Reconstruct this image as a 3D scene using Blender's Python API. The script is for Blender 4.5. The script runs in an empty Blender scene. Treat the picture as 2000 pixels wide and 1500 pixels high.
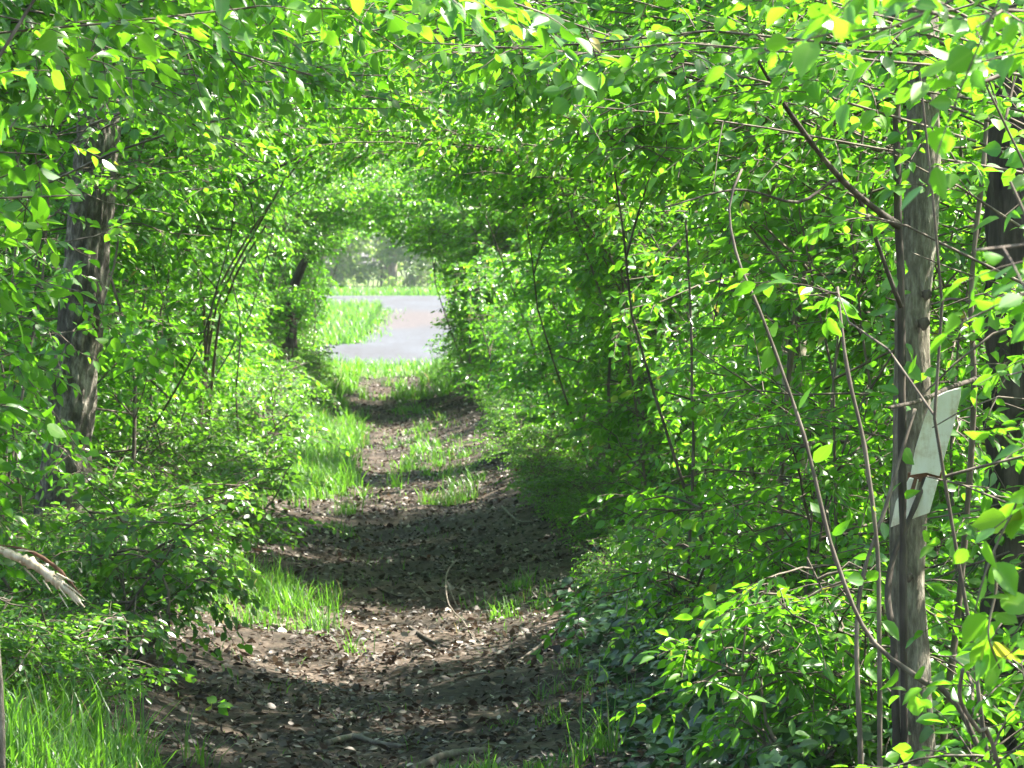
import bpy, math, random
import numpy as np
from mathutils import Vector

R = math.radians
rng = np.random.default_rng(11)
random.seed(5)
scn = bpy.context.scene
col = scn.collection

# ------------------------------------------------------------------ camera, sky, sun, exposure
# world: +y runs along the path away from the viewer, x = 0 is the trodden centre line
FPX, CX, HY, CAMZ = 9514.0, 744.0, 500.0, 1.6          # pixel focal length, vanishing point of the path (2000x1500 frame)
cam_d = bpy.data.cameras.new("camera")
cam = bpy.data.objects.new("camera", cam_d)
col.objects.link(cam)
cam.location = (0, 0, CAMZ)
cam.rotation_euler = (R(90) - math.atan(250 / FPX), 0, -math.atan((1000 - CX) / FPX))
cam_d.sensor_width = 36
cam_d.lens = 36 * FPX / 2000
cam_d.clip_start = 0.5
cam_d.clip_end = 2000
cam_d.dof.use_dof = True
cam_d.dof.focus_distance = 14.0
cam_d.dof.aperture_fstop = 26
scn.camera = cam

SUN_EL, SUN_AZ = R(56), R(72)                            # azimuth to the right of the viewing direction
sd = Vector((math.sin(SUN_AZ) * math.cos(SUN_EL), math.cos(SUN_AZ) * math.cos(SUN_EL), math.sin(SUN_EL)))
world = bpy.data.worlds.new("World")
scn.world = world
world.use_nodes = True
wn = world.node_tree.nodes
sky = wn.new("ShaderNodeTexSky")
sky.sky_type = 'NISHITA'
sky.sun_disc = False
sky.sun_elevation = SUN_EL
sky.sun_rotation = SUN_AZ
sky.air_density = 1.0
sky.dust_density = 2.0
world.node_tree.links.new(sky.outputs[0], wn["Background"].inputs[0])
wn["Background"].inputs[1].default_value = 0.1
sun_d = bpy.data.lights.new("sun", 'SUN')
sun_d.energy = 5.0
sun_d.angle = R(0.5)
sun_d.color = (1.0, 0.95, 0.86)
sun = bpy.data.objects.new("sun", sun_d)
sun.rotation_euler = (-sd).to_track_quat('-Z', 'Y').to_euler()
sun.location = (20, 20, 40)
col.objects.link(sun)
scn.view_settings.view_transform = 'Standard'
scn.view_settings.look = 'None'
scn.view_settings.gamma = 1
scn.view_settings.exposure = 2.55
cy = scn.cycles
cy.max_bounces = 8
cy.diffuse_bounces = 4
cy.glossy_bounces = 2
cy.transmission_bounces = 4
cy.volume_bounces = 0
cy.caustics_reflective = False
cy.caustics_refractive = False


def W(px, py, y):
    """world point at distance y that shows at photo pixel (px, py)"""
    return np.array([(px - CX) / FPX * y, y, CAMZ - (py - HY) / FPX * y])


# ------------------------------------------------------------------ helpers
def link(o, parent=None):
    col.objects.link(o)
    if parent is not None:
        o.parent = parent
    return o


def tag(o, label=None, cat=None, group=None, kind=None):
    for k, v in (("label", label), ("category", cat), ("group", group), ("kind", kind)):
        if v:
            o[k] = v
    return o


def empty(name, loc, label, cat, group=None, rz=0):
    o = bpy.data.objects.new(name, None)
    o.empty_display_size = 0.2
    o.location = loc
    o.rotation_euler = (0, 0, rz)
    link(o)
    return tag(o, label, cat, group)


RIB = np.array([1, 1, 1, 1, 0, 0, 0, 0, 0, 0, 0, 0.])


def raw_mesh(name, verts, quads=None, tris=None, mat=None, fattr=None, smooth=True, rib=False):
    me = bpy.data.meshes.new(name)
    verts = np.asarray(verts, np.float32).reshape(-1, 3)
    me.vertices.add(len(verts))
    me.vertices.foreach_set("co", verts.ravel())
    idx, tot = [], []
    if quads is not None and len(quads):
        q = np.asarray(quads, np.int32).reshape(-1, 4)
        idx.append(q.ravel()); tot.append(np.full(len(q), 4, np.int32))
    if tris is not None and len(tris):
        t = np.asarray(tris, np.int32).reshape(-1, 3)
        idx.append(t.ravel()); tot.append(np.full(len(t), 3, np.int32))
    idx = np.concatenate(idx); tot = np.concatenate(tot)
    me.loops.add(len(idx))
    me.loops.foreach_set("vertex_index", idx)
    me.polygons.add(len(tot))
    st = np.concatenate(([0], np.cumsum(tot)[:-1])).astype(np.int32)
    me.polygons.foreach_set("loop_start", st)
    me.polygons.foreach_set("loop_total", tot)
    me.update(calc_edges=True)
    me.validate(verbose=False)
    if smooth:
        me.polygons.foreach_set("use_smooth", np.ones(len(me.polygons), bool))
    if fattr is not None:
        a = me.attributes.new("var", 'FLOAT', 'FACE')
        a.data.foreach_set("value", np.asarray(fattr, np.float32))
    if rib:
        a = me.attributes.new("rib", 'FLOAT', 'POINT')
        a.data.foreach_set("value", np.tile(RIB, len(verts) // 12).astype(np.float32))
    if mat:
        me.materials.append(mat)
    return me


def mobj(name, me, parent=None):
    return link(bpy.data.objects.new(name, me), parent)


def unit(v):
    return v / np.maximum(np.linalg.norm(v, axis=-1, keepdims=True), 1e-9)


def tubes(P, Rad, S):
    """P (N,K,3) polylines, Rad (N,K) radii -> verts, quads"""
    P = np.asarray(P, float); Rad = np.asarray(Rad, float)
    N, K, _ = P.shape
    T = np.gradient(P, axis=1)
    T = unit(T)
    ax = unit(P[:, -1] - P[:, 0])
    ref = np.where(np.abs(ax[:, 2:3]) > .8, np.array([[1., 0, 0]]), np.array([[0, 0, 1.]]))
    U = unit(np.cross(T, ref[:, None, :]))
    V = np.cross(T, U)
    a = np.arange(S) / S * 2 * np.pi
    ring = U[:, :, None, :] * np.cos(a)[None, None, :, None] + V[:, :, None, :] * np.sin(a)[None, None, :, None]
    verts = P[:, :, None, :] + ring * Rad[:, :, None, None]
    i = np.arange(N)[:, None, None] * K * S
    k = np.arange(K - 1)[None, :, None] * S
    s = np.arange(S)[None, None, :]
    s2 = (s + 1) % S
    q = np.stack([i + k + s, i + k + s2, i + k + S + s2, i + k + S + s], -1).reshape(-1, 4)
    return verts.reshape(-1, 3), q


class Acc:
    def __init__(self):
        self.v, self.q, self.t, self.f, self.n = [], [], [], [], 0

    def add(self, v, q=None, t=None, f=None):
        v = np.asarray(v, float).reshape(-1, 3)
        if q is not None and len(q):
            self.q.append(np.asarray(q) + self.n)
        if t is not None and len(t):
            self.t.append(np.asarray(t) + self.n)
        if f is not None:
            self.f.append(f)
        self.v.append(v); self.n += len(v)

    def mesh(self, name, mat, smooth=True, rib=False):
        return raw_mesh(name, np.concatenate(self.v), np.concatenate(self.q) if self.q else None,
                        np.concatenate(self.t) if self.t else None, mat, np.concatenate(self.f) if self.f else None, smooth, rib)


# leaf templates: x along the leaf, y across, z up; folded along the midrib
NEAR_V = np.array([(0, 0, 0), (.3, 0, 0), (.62, 0, 0), (1, 0, 0),
                   (.1, .17, .05), (.34, .32, .09), (.63, .27, .08), (.85, .11, .03),
                   (.1, -.17, .05), (.34, -.32, .09), (.63, -.27, .08), (.85, -.11, .03)])
NEAR_Q = np.array([(0, 1, 5, 4), (1, 2, 6, 5), (2, 3, 7, 6), (1, 0, 8, 9), (2, 1, 9, 10), (3, 2, 10, 11)])
FAR_V = np.array([(0, 0, 0), (1, 0, 0), (.3, .31, .08), (.72, .23, .06), (.3, -.31, .08), (.72, -.23, .06)])
FAR_Q = np.array([(1, 3, 2, 0), (0, 4, 5, 1)])


def leaves(pos, axis, nrm, size, near, width=None, var=None):
    TV, TQ = (NEAR_V, NEAR_Q) if near else (FAR_V, FAR_Q)
    N = len(pos)
    X = unit(axis)
    Y = unit(np.cross(nrm, X))
    Z = np.cross(X, Y)
    wd = np.clip(rng.normal(.9, .2, N), .5, 1.4) if width is None else width
    curl = rng.uniform(-.05, .38, N)
    fold = rng.uniform(.2, 1.9, N)
    tx = TV[None, :, 0] * np.ones((N, 1))
    ty = TV[None, :, 1] * wd[:, None]
    tz = TV[None, :, 2] * fold[:, None] - curl[:, None] * TV[None, :, 0] ** 2
    v = pos[:, None] + size[:, None, None] * (tx[..., None] * X[:, None] + ty[..., None] * Y[:, None] + tz[..., None] * Z[:, None])
    q = (np.arange(N)[:, None, None] * len(TV) + TQ[None]).reshape(-1, 4)
    if var is None:
        var = np.clip(rng.normal(.5, .22, N), 0, 1)
    return v.reshape(-1, 3), q, np.repeat(var, len(TQ))


# ------------------------------------------------------------------ materials
def new_mat(name):
    m = bpy.data.materials.new(name)
    m.use_nodes = True
    nt = m.node_tree
    nt.nodes.clear()
    out = nt.nodes.new("ShaderNodeOutputMaterial")
    return m, nt, out


def ramp(nt, fac, stops):
    r = nt.nodes.new("ShaderNodeValToRGB")
    el = r.color_ramp.elements
    while len(el) < len(stops):
        el.new(.5)
    for e, (p, c) in zip(el, stops):
        e.position = p
        e.color = (*c, 1)
    nt.links.new(fac, r.inputs[0])
    return r.outputs[0]


def noise(nt, vec, scale, detail=4, rough=.55):
    n = nt.nodes.new("ShaderNodeTexNoise")
    n.inputs["Scale"].default_value = scale
    n.inputs["Detail"].default_value = detail
    n.inputs["Roughness"].default_value = rough
    if vec is not None:
        nt.links.new(vec, n.inputs["Vector"])
    return n.outputs["Fac"]


def math_node(nt, op, a, b):
    n = nt.nodes.new("ShaderNodeMath")
    n.operation = op
    for i, x in enumerate((a, b)):
        if isinstance(x, (int, float)):
            n.inputs[i].default_value = x
        else:
            nt.links.new(x, n.inputs[i])
    return n.outputs[0]


def leaf_mat(name, refl, trans, tmix=.5, rough=.32, spec=.7, gloss=None):
    """thin leaf: reflects, lets light through, and has a waxy sheen; var = per-leaf tone"""
    m, nt, out = new_mat(name)
    at = nt.nodes.new("ShaderNodeAttribute"); at.attribute_name = "var"
    oi = nt.nodes.new("ShaderNodeObjectInfo")
    f = math_node(nt, 'ADD', at.outputs["Fac"], math_node(nt, 'MULTIPLY', math_node(nt, 'SUBTRACT', oi.outputs["Random"], .5), .18))
    rb = nt.nodes.new("ShaderNodeAttribute"); rb.attribute_name = "rib"
    pw = math_node(nt, 'MULTIPLY', math_node(nt, 'POWER', rb.outputs["Fac"], 9.0), .45)
    pr = nt.nodes.new("ShaderNodeBsdfPrincipled")
    mxv = nt.nodes.new("ShaderNodeMix"); mxv.data_type = 'RGBA'
    nt.links.new(pw, mxv.inputs[0]); nt.links.new(ramp(nt, f, refl), mxv.inputs[6]); mxv.inputs[7].default_value = (.26, .36, .09, 1)
    nt.links.new(mxv.outputs[2], pr.inputs["Base Color"])
    pr.inputs["Roughness"].default_value = rough
    pr.inputs["Specular IOR Level"].default_value = spec
    tr = nt.nodes.new("ShaderNodeBsdfTranslucent")
    nt.links.new(ramp(nt, f, trans), tr.inputs["Color"])
    mx = nt.nodes.new("ShaderNodeMixShader")
    mx.inputs[0].default_value = tmix
    nt.links.new(pr.outputs[0], mx.inputs[1]); nt.links.new(tr.outputs[0], mx.inputs[2])
    nt.links.new(mx.outputs[0], out.inputs[0])
    return m


M = {}
M["leaf"] = leaf_mat("spring_leaf",
                     [(0, (.03, .10, .012)), (.5, (.055, .165, .016)), (.92, (.12, .25, .022)), (1, (.28, .22, .03))],
                     [(0, (.11, .36, .01)), (.5, (.195, .55, .016)), (.92, (.29, .67, .026)), (1, (.42, .46, .04))])
M["far_leaf"] = leaf_mat("woodland_leaf",
                         [(0, (.05, .10, .035)), (.5, (.08, .15, .05)), (1, (.13, .2, .07))],
                         [(0, (.18, .34, .06)), (.5, (.28, .46, .08)), (1, (.42, .56, .12))])
M["low_leaf"] = leaf_mat("undergrowth_leaf",
                         [(0, (.03, .085, .018)), (.5, (.055, .14, .022)), (1, (.085, .19, .028))],
                         [(0, (.10, .26, .015)), (.5, (.17, .44, .02)), (1, (.27, .58, .03))], rough=.3)
M["ivy"] = leaf_mat("ivy_leaf",
                    [(0, (.014, .04, .016)), (.6, (.022, .06, .022)), (1, (.05, .10, .03))],
                    [(0, (.03, .09, .02)), (1, (.08, .2, .03))], tmix=.25, rough=.28)
M["grass"] = leaf_mat("grass_blade",
                      [(0, (.035, .10, .018)), (.6, (.06, .155, .022)), (.86, (.10, .17, .04)), (1, (.34, .28, .15))],
                      [(0, (.11, .32, .015)), (.6, (.19, .46, .025)), (.86, (.22, .36, .04)), (1, (.34, .28, .12))], rough=.42)
M["litter"] = leaf_mat("dry_leaf",
                       [(0, (.018, .014, .011)), (.35, (.05, .039, .031)), (.65, (.14, .112, .09)), (1, (.5, .44, .38))],
                       [(0, (.05, .03, .02)), (1, (.22, .15, .09))], tmix=.12, rough=.55, spec=.3)


def bark_mat(name, c0, c1, c2, sxy=30, sz=5, bump=.5, dist=.01):
    m, nt, out = new_mat(name)
    tc = nt.nodes.new("ShaderNodeTexCoord")
    mp = nt.nodes.new("ShaderNodeMapping")
    mp.inputs["Scale"].default_value = (1, 1, sz / sxy)
    nt.links.new(tc.outputs["Object"], mp.inputs[0])
    n1 = noise(nt, mp.outputs[0], sxy, 6, .65)
    n2 = noise(nt, tc.outputs["Object"], 6, 3)
    f = math_node(nt, 'ADD', math_node(nt, 'MULTIPLY', n1, .7), math_node(nt, 'MULTIPLY', n2, .3))
    pr = nt.nodes.new("ShaderNodeBsdfPrincipled")
    nt.links.new(ramp(nt, f, [(.34, c0), (.5, c1), (.68, c2)]), pr.inputs["Base Color"])
    pr.inputs["Roughness"].default_value = .85
    pr.inputs["Specular IOR Level"].default_value = .25
    bp = nt.nodes.new("ShaderNodeBump")
    bp.inputs["Strength"].default_value = bump
    bp.inputs["Distance"].default_value = dist
    nt.links.new(n1, bp.inputs["Height"])
    nt.links.new(bp.outputs[0], pr.inputs["Normal"])
    nt.links.new(pr.outputs[0], out.inputs[0])
    return m


M["bark"] = bark_mat("bark", (.05, .043, .031), (.175, .155, .115), (.38, .35, .28), 70, 17, 1.0, .016)
M["pale_bark"] = bark_mat("pale_bark", (.12, .10, .075), (.30, .26, .2), (.48, .44, .36))
M["dark_bark"] = bark_mat("dark_bark", (.02, .016, .013), (.06, .048, .038), (.13, .105, .085))
M["twig"] = bark_mat("twig_bark", (.045, .036, .027), (.115, .092, .07), (.23, .195, .15), bump=.2)
M["rough_bark"] = bark_mat("rough_bark", (.022, .018, .014), (.11, .096, .075), (.42, .38, .31), 34, 15, 1.0, .03)
M["deadwood"] = bark_mat("deadwood", (.07, .055, .042), (.15, .125, .10), (.27, .235, .19))
M["splinter"] = bark_mat("splintered_wood", (.24, .16, .09), (.50, .41, .28), (.70, .63, .50), 60, 4)
M["red_wood"] = bark_mat("rotten_wood", (.04, .022, .015), (.11, .055, .032), (.22, .12, .075))


def ground_mat():
    m, nt, out = new_mat("soil")
    geo = nt.nodes.new("ShaderNodeNewGeometry")
    p = geo.outputs["Position"]
    n1 = noise(nt, p, 2.2, 5)
    n2 = noise(nt, p, 38, 5, .7)
    vo = nt.nodes.new("ShaderNodeTexVoronoi")
    vo.inputs["Scale"].default_value = 26
    nt.links.new(p, vo.inputs["Vector"])
    f = math_node(nt, 'ADD', math_node(nt, 'MULTIPLY', n2, .65), math_node(nt, 'MULTIPLY', n1, .35))
    soil = ramp(nt, f, [(.3, (.017, .0135, .0105)), (.5, (.044, .035, .027)), (.68, (.115, .094, .074))])
    leafc = ramp(nt, vo.outputs["Color"], [(0, (.035, .024, .018)), (.5, (.09, .065, .048)), (1, (.2, .155, .12))])
    mx = nt.nodes.new("ShaderNodeMix"); mx.data_type = 'RGBA'
    nt.links.new(ramp(nt, n1, [(.42, (0, 0, 0)), (.6, (.7, .7, .7))]), mx.inputs[0])
    nt.links.new(soil, mx.inputs[6]); nt.links.new(leafc, mx.inputs[7])
    # beyond the end of the tunnel the ground is turf
    sep = nt.nodes.new("ShaderNodeSeparateXYZ"); nt.links.new(p, sep.inputs[0])
    mr = nt.nodes.new("ShaderNodeMapRange")
    mr.inputs[1].default_value = 62; mr.inputs[2].default_value = 68
    nt.links.new(sep.outputs[1], mr.inputs[0])
    turf = ramp(nt, n2, [(.3, (.06, .10, .03)), (.7, (.15, .19, .06))])
    m2 = nt.nodes.new("ShaderNodeMix"); m2.data_type = 'RGBA'
    nt.links.new(mr.outputs[0], m2.inputs[0]); nt.links.new(mx.outputs[2], m2.inputs[6]); nt.links.new(turf, m2.inputs[7])
    pr = nt.nodes.new("ShaderNodeBsdfPrincipled")
    nt.links.new(m2.outputs[2], pr.inputs["Base Color"])
    pr.inputs["Roughness"].default_value = .95
    pr.inputs["Specular IOR Level"].default_value = .15
    bp = nt.nodes.new("ShaderNodeBump"); bp.inputs["Strength"].default_value = .7; bp.inputs["Distance"].default_value = .02
    nt.links.new(n2, bp.inputs["Height"]); nt.links.new(bp.outputs[0], pr.inputs["Normal"])
    nt.links.new(pr.outputs[0], out.inputs[0])
    return m


def gravel_mat():
    m, nt, out = new_mat("gravel")
    geo = nt.nodes.new("ShaderNodeNewGeometry")
    p = geo.outputs["Position"]
    mp = nt.nodes.new("ShaderNodeMapping"); mp.inputs["Scale"].default_value = (.8, .07, 1)
    nt.links.new(p, mp.inputs[0])
    n1 = noise(nt, mp.outputs[0], 1.0, 6, .68)
    mp2 = nt.nodes.new("ShaderNodeMapping"); mp2.inputs["Scale"].default_value = (9, .7, 1)
    nt.links.new(p, mp2.inputs[0])
    n2 = noise(nt, mp2.outputs[0], 1.0, 4, .75)
    f = math_node(nt, 'ADD', math_node(nt, 'MULTIPLY', n1, .62), math_node(nt, 'MULTIPLY', n2, .38))
    grey = ramp(nt, f, [(.36, (.022, .019, .016)), (.45, (.034, .034, .034)), (.55, (.042, .046, .050)), (.68, (.080, .084, .088))])
    # a strip of bare brown earth between the wheel tracks of the lane
    sep = nt.nodes.new("ShaderNodeSeparateXYZ"); nt.links.new(p, sep.inputs[0])
    band = ramp(nt, math_node(nt, 'ADD', math_node(nt, 'DIVIDE', math_node(nt, 'SUBTRACT', sep.outputs[1], 104), 50), math_node(nt, 'MULTIPLY', math_node(nt, 'SUBTRACT', n1, .5), .9)),
                [(.0, (0, 0, 0)), (.2, (.8, .8, .8)), (.62, (.8, .8, .8)), (.85, (0, 0, 0))])
    mxr = nt.nodes.new("ShaderNodeMix"); mxr.data_type = 'RGBA'
    nt.links.new(band, mxr.inputs[0]); nt.links.new(grey, mxr.inputs[6])
    nt.links.new(ramp(nt, n2, [(.3, (.028, .019, .014)), (.7, (.075, .055, .042))]), mxr.inputs[7])
    pr = nt.nodes.new("ShaderNodeBsdfPrincipled")
    nt.links.new(mxr.outputs[2], pr.inputs["Base Color"])
    pr.inputs["Roughness"].default_value = .9
    nt.links.new(pr.outputs[0], out.inputs[0])
    return m


M["soil"] = ground_mat()
M["gravel"] = gravel_mat()


# ------------------------------------------------------------------ ground
def sm(a, b, x):
    t = np.clip((x - a) / (b - a), 0, 1)
    return t * t * (3 - 2 * t)


def gz(x, y):
    x = np.asarray(x, float); y = np.asarray(y, float)
    along = 1 - sm(64, 70, y)
    h = .18 * sm(.35, 1.25, np.abs(x)) * along
    h += along * (.018 * np.sin(3.1 * x + 1.3 * y) + .015 * np.sin(5.3 * y - 2.2 * x) + .012 * np.sin(9 * x + 4 * y) - .03 * np.exp(-(x / .25) ** 2))
    return h


xs = np.concatenate([np.linspace(-260, -5, 18)[:-1], np.linspace(-5, -1.6, 14)[:-1], np.linspace(-1.6, 1.6, 65)[:-1], np.linspace(1.6, 5, 14)[:-1], np.linspace(5, 260, 18)])
ys = np.concatenate([np.linspace(-60, 4, 9)[:-1], np.linspace(4, 72, 341)[:-1], np.linspace(72, 210, 60)[:-1], np.linspace(210, 900, 12)])
gx, gy = np.meshgrid(xs, ys)
gv = np.stack([gx, gy, gz(gx, gy)], -1).reshape(-1, 3)
nx, ny = len(xs), len(ys)
ii = (np.arange(ny - 1)[:, None] * nx + np.arange(nx - 1)[None]).ravel()
gq = np.stack([ii, ii + 1, ii + nx + 1, ii + nx], -1)
tag(mobj("ground", raw_mesh("ground", gv, gq, mat=M["soil"])), kind="structure")


def ragged(pts, step, amp, seed):
    r = np.random.default_rng(seed)
    out = []
    for (x0, y0), (x1, y1) in zip(pts, pts[1:] + pts[:1]):
        n = max(1, int(math.hypot(x1 - x0, y1 - y0) / step))
        for i in range(n):
            t = i / n
            out.append((x0 + (x1 - x0) * t + r.normal(0, amp), y0 + (y1 - y0) * t + r.normal(0, amp * 1.5)))
    return out


import bmesh
bm = bmesh.new()
# the track: a near crossing strip, a lane straight on, a far crossing strip, round a grass island on the left
road = [(-60, 71.5), (60, 71.5), (60, 200), (-60, 190), (-60, 150), (-2.5, 148), (.08, 143), (.04, 125), (-.13, 113), (-.27, 98), (-.38, 88.5), (-1.5, 86.2), (-60, 85)]
vs = [bm.verts.new((x, y, .012)) for x, y in ragged(road, 2.0, .1, 3)]
bm.faces.new(vs)
bmesh.ops.triangulate(bm, faces=bm.faces[:])
me = bpy.data.meshes.new("gravel_road"); bm.to_mesh(me); bm.free()
me.materials.append(M["gravel"])
tag(mobj("gravel_road", me), kind="structure")


# ------------------------------------------------------------------ shrubs that make the tunnel
def half_width(z, y, side):
    if side > 0:
        w = np.interp(z, [0, .9, 1.4, 1.75, 2.02], [.92, 1.0, .88, .52, 0])
    else:
        w = np.interp(z, [0, .9, 1.4, 1.8, 2.15], [.84, .92, .86, .62, 0])
    n = .10 * np.sin(1.9 * y + 1.3) + .07 * np.sin(4.1 * y + 2.3 * z)
    return np.where(w > 0, w + n * np.clip(w, .3, 1), 0) * np.where(z > 2.25, 0, 1)


def shrub_geo(seed, x0, near=False, density=1.0, height=4.2, depth=2.8, ylen=1.5, tunnel=True, lean=.7,
              leaf=(.034, .060), cull=None, nstem=8, yw=0., side=1, z0=0., low=.08, over=1.0, density2=1., srad=1., blen=1.):
    """one shrub rooted at local origin; the path's centre line is at local x = -x0 (path side is -x).
    returns (stems mesh accumulators, leaf accumulators)"""
    global rng
    keep_rng = rng
    rng = np.random.default_rng(seed)
    r = rng
    LW, LS = (1.0, .72, 1.18, .85, 1.05)[seed % 5], (1.0, 1.14, .92, .84, 1.08)[seed % 5]
    stems = Acc()
    K = 9
    P, Rd = [], []
    for s in range(nstem):
        b = np.array([r.uniform(-.25, depth * .45), r.uniform(-ylen * .6, ylen * .6), -.05])
        h = height * r.uniform(.65, 1.05)
        top = b + np.array([-lean * r.uniform(.2, 1.5) if r.random() < .75 else r.uniform(0, 1.0), r.uniform(-.5, .5), h])
        t = np.linspace(0, 1, K)[:, None]
        bow = np.array([r.normal(0, .16), r.normal(0, .16), 0])
        p = b + (top - b) * t ** np.array([1.5, 1.2, 1.0]) + bow * np.sin(t * math.pi) + r.normal(0, .018, (K, 3)) * t
        P.append(p); Rd.append(np.linspace(r.uniform(.006, .0135) * srad, .0026, K))
    P = np.array(P); Rd = np.array(Rd)

    def inside(p):
        xw = p[..., 0] + x0
        hw = half_width(p[..., 2] + z0, p[..., 1] + yw, side)
        return (np.abs(xw) < hw) if tunnel else np.zeros(p.shape[:-1], bool)

    bad = inside(P).any(axis=1)
    if cull is not None:
        for kk in range(2, K):
            bad |= ~cull(P[:, kk], r, True) & (np.arange(len(P)) % 2 == 0)
    if bad.all(): bad[:] = False
    stems.add(*tubes(P[~bad], Rd[~bad], 6))
    Pk = P[~bad]
    # branches
    nb = int(16 * nstem * density ** .5 * density2)
    KB = 6
    si = r.integers(0, len(Pk), nb)
    tt = r.uniform(low, 1, nb) * (K - 1)
    i0 = np.minimum(tt.astype(int), K - 2); fr = (tt - i0)[:, None]
    st = Pk[si, i0] * (1 - fr) + Pk[si, i0 + 1] * fr
    az = r.uniform(0, 2 * np.pi, nb)
    el = r.normal(.30, .35, nb)
    L = blen * r.uniform(.5, 1.3, nb) * (np.clip(.72 + .25 * st[:, 2], .7, 1) if tunnel else min(1, .2 + height * .3))
    if tunnel and over > 0:                                # limbs that reach over the path and close the arch
        no = int(7 * nstem * over)
        j = r.integers(0, len(Pk), no)
        zt = r.uniform(1.75, 3.3, no) - z0
        kk = np.array([np.argmin(np.abs(Pk[a, :, 2] - b)) for a, b in zip(j, zt)])
        st = np.concatenate([st, Pk[j, kk]])
        az = np.concatenate([az, np.pi + r.normal(0, .55, no)]); el = np.concatenate([el, r.normal(.34, .16, no)])
        L = np.concatenate([L, r.uniform(1.0, 2.0, no)])
        nb += no
    d = np.stack([np.cos(az) * np.cos(el), np.sin(az) * np.cos(el), np.sin(el)], -1)
    t = np.linspace(0, 1, KB)[None, :, None]
    Bp = st[:, None] + d[:, None] * L[:, None, None] * t + np.array([0, 0, -1.]) * (t ** 2) * (L * r.uniform(.05, .34, nb))[:, None, None]
    Bp = Bp + r.normal(0, .015, Bp.shape) * t
    ok = (inside(Bp).sum(axis=1) < 1)
    # keep the crown a crown: limited depth and length along the path
    ok &= (np.abs(Bp[:, -1, 1]) < ylen + .5) & (Bp[:, -1, 0] < depth) & (Bp[:, -1, 2] > .12)
    if tunnel:
        ok &= Bp[:, -1, 0] + x0 > -.55
    if cull is not None:
        lucky = r.random(len(Bp)) < .5
        for u_ in np.linspace(.2, 1, 11):
            i_ = min(int(u_ * (KB - 1)), KB - 2); f_ = u_ * (KB - 1) - i_
            ok &= cull(Bp[:, i_] * (1 - f_) + Bp[:, i_ + 1] * f_, r, True) | lucky
    Bp = Bp[ok]; L = L[ok]
    stems.add(*tubes(Bp, np.linspace(.0046, .0018, KB)[None] * r.uniform(.7, 1.2, (len(Bp), 1)), 4))
    # twigs: alternate along the branches, in loosely flat sprays
    nt_ = np.maximum(4, (L / .058 * density ** .5).astype(int))
    bi = np.repeat(np.arange(len(Bp)), nt_)
    n = len(bi)
    tt = r.uniform(.12, 1, n) * (KB - 1)
    i0 = np.minimum(tt.astype(int), KB - 2); fr = (tt - i0)[:, None]
    st = Bp[bi, i0] * (1 - fr) + Bp[bi, i0 + 1] * fr
    fw = unit(Bp[bi, i0 + 1] - Bp[bi, i0])
    sidev = unit(np.cross(fw, np.array([0, 0, 1.]))) * np.where(r.random(n) < .5, 1, -1)[:, None]
    d = unit(fw * r.uniform(.2, .9, n)[:, None] + sidev * r.uniform(.4, 1, n)[:, None] + r.normal(0, .28, (n, 3)) + np.array([0, 0, -.05]))
    TL = r.uniform(.12, .36, n) * (1 - .35 * tt / (KB - 1))
    KT = 4
    t = np.linspace(0, 1, KT)[None, :, None]
    Tp = st[:, None] + d[:, None] * TL[:, None, None] * t - np.array([0, 0, 1.]) * t ** 2 * (TL * .22)[:, None, None]
    ok = ~inside(Tp).any(axis=1) | (r.random(n) < .02)
    if cull is not None:
        ok &= cull(Tp[:, -1], r)
    Tp = Tp[ok]; TL = TL[ok]; d = d[ok]
    stems.add(*tubes(Tp, np.linspace(.0022, .001, KT)[None] * np.ones((len(Tp), 1)), 3))
    # leaves
    nl = np.maximum(3, (TL / .0215).astype(int))
    ti = np.repeat(np.arange(len(Tp)), nl)
    k = np.concatenate([np.arange(a) for a in nl]) if len(nl) else np.zeros(0)
    f = (k + 1.) / nl[ti]
    tt = f * (KT - 1)
    i0 = np.minimum(tt.astype(int), KT - 2); fr = (tt - i0)[:, None]
    pos = Tp[ti, i0] * (1 - fr) + Tp[ti, i0 + 1] * fr
    fw = unit(Tp[ti, i0 + 1] - Tp[ti, i0])
    sgn = np.where(k.astype(int) % 2 == 0, 1., -1.)[:, None]
    sv = unit(np.cross(fw, np.array([0, 0, 1.]) + r.normal(0, .25, (len(pos), 3)))) * sgn
    tip = (f > .99)[:, None]
    ax = unit(np.where(tip, fw, fw * .55 + sv * .85) + np.array([0, 0, -.28]) + r.normal(0, .30, (len(pos), 3)))
    nr = unit(np.array([0, 0, .75]) + r.normal(0, .62, (len(pos), 3)))
    sz = r.uniform(*leaf, len(pos)) * LS * np.where(r.random(len(pos)) < .12, .62, 1)
    young = np.clip(f - .55, 0, 1) * .5
    tonev = np.repeat(r.normal(.42, .17, len(Tp)), nl)
    var = np.clip(tonev + young + r.normal(0, .10, len(pos)), 0, .86)
    var = np.where(r.random(len(pos)) < .003, 1.15, var)
    pos = pos + ax * .008
    lv = Acc()
    v, q, fa = leaves(pos, ax, nr, sz, near, var=var, width=np.clip(r.normal(.92, .17, len(pos)), .5, 1.4) * LW)
    lv.add(v, q, f=fa)
    rng = keep_rng
    return stems, lv, len(pos)


NLEAF = 0


def shrub_meshes(*a, leafmat="leaf", **k):
    global NLEAF
    s, l, n = shrub_geo(*a, **k)
    NLEAF += n
    return s.mesh("stems", M["twig"]), l.mesh("crown", M[leafmat], rib=bool(k.get("near")))


def put_shrub(name, meshes, loc, rz, label, cat, group, sc=(1, 1, 1)):
    o = empty(name, loc, label, cat, group, rz)
    o.scale = sc
    mobj("stems", meshes[0], o)
    mobj("crown", meshes[1], o)
    return o


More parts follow.
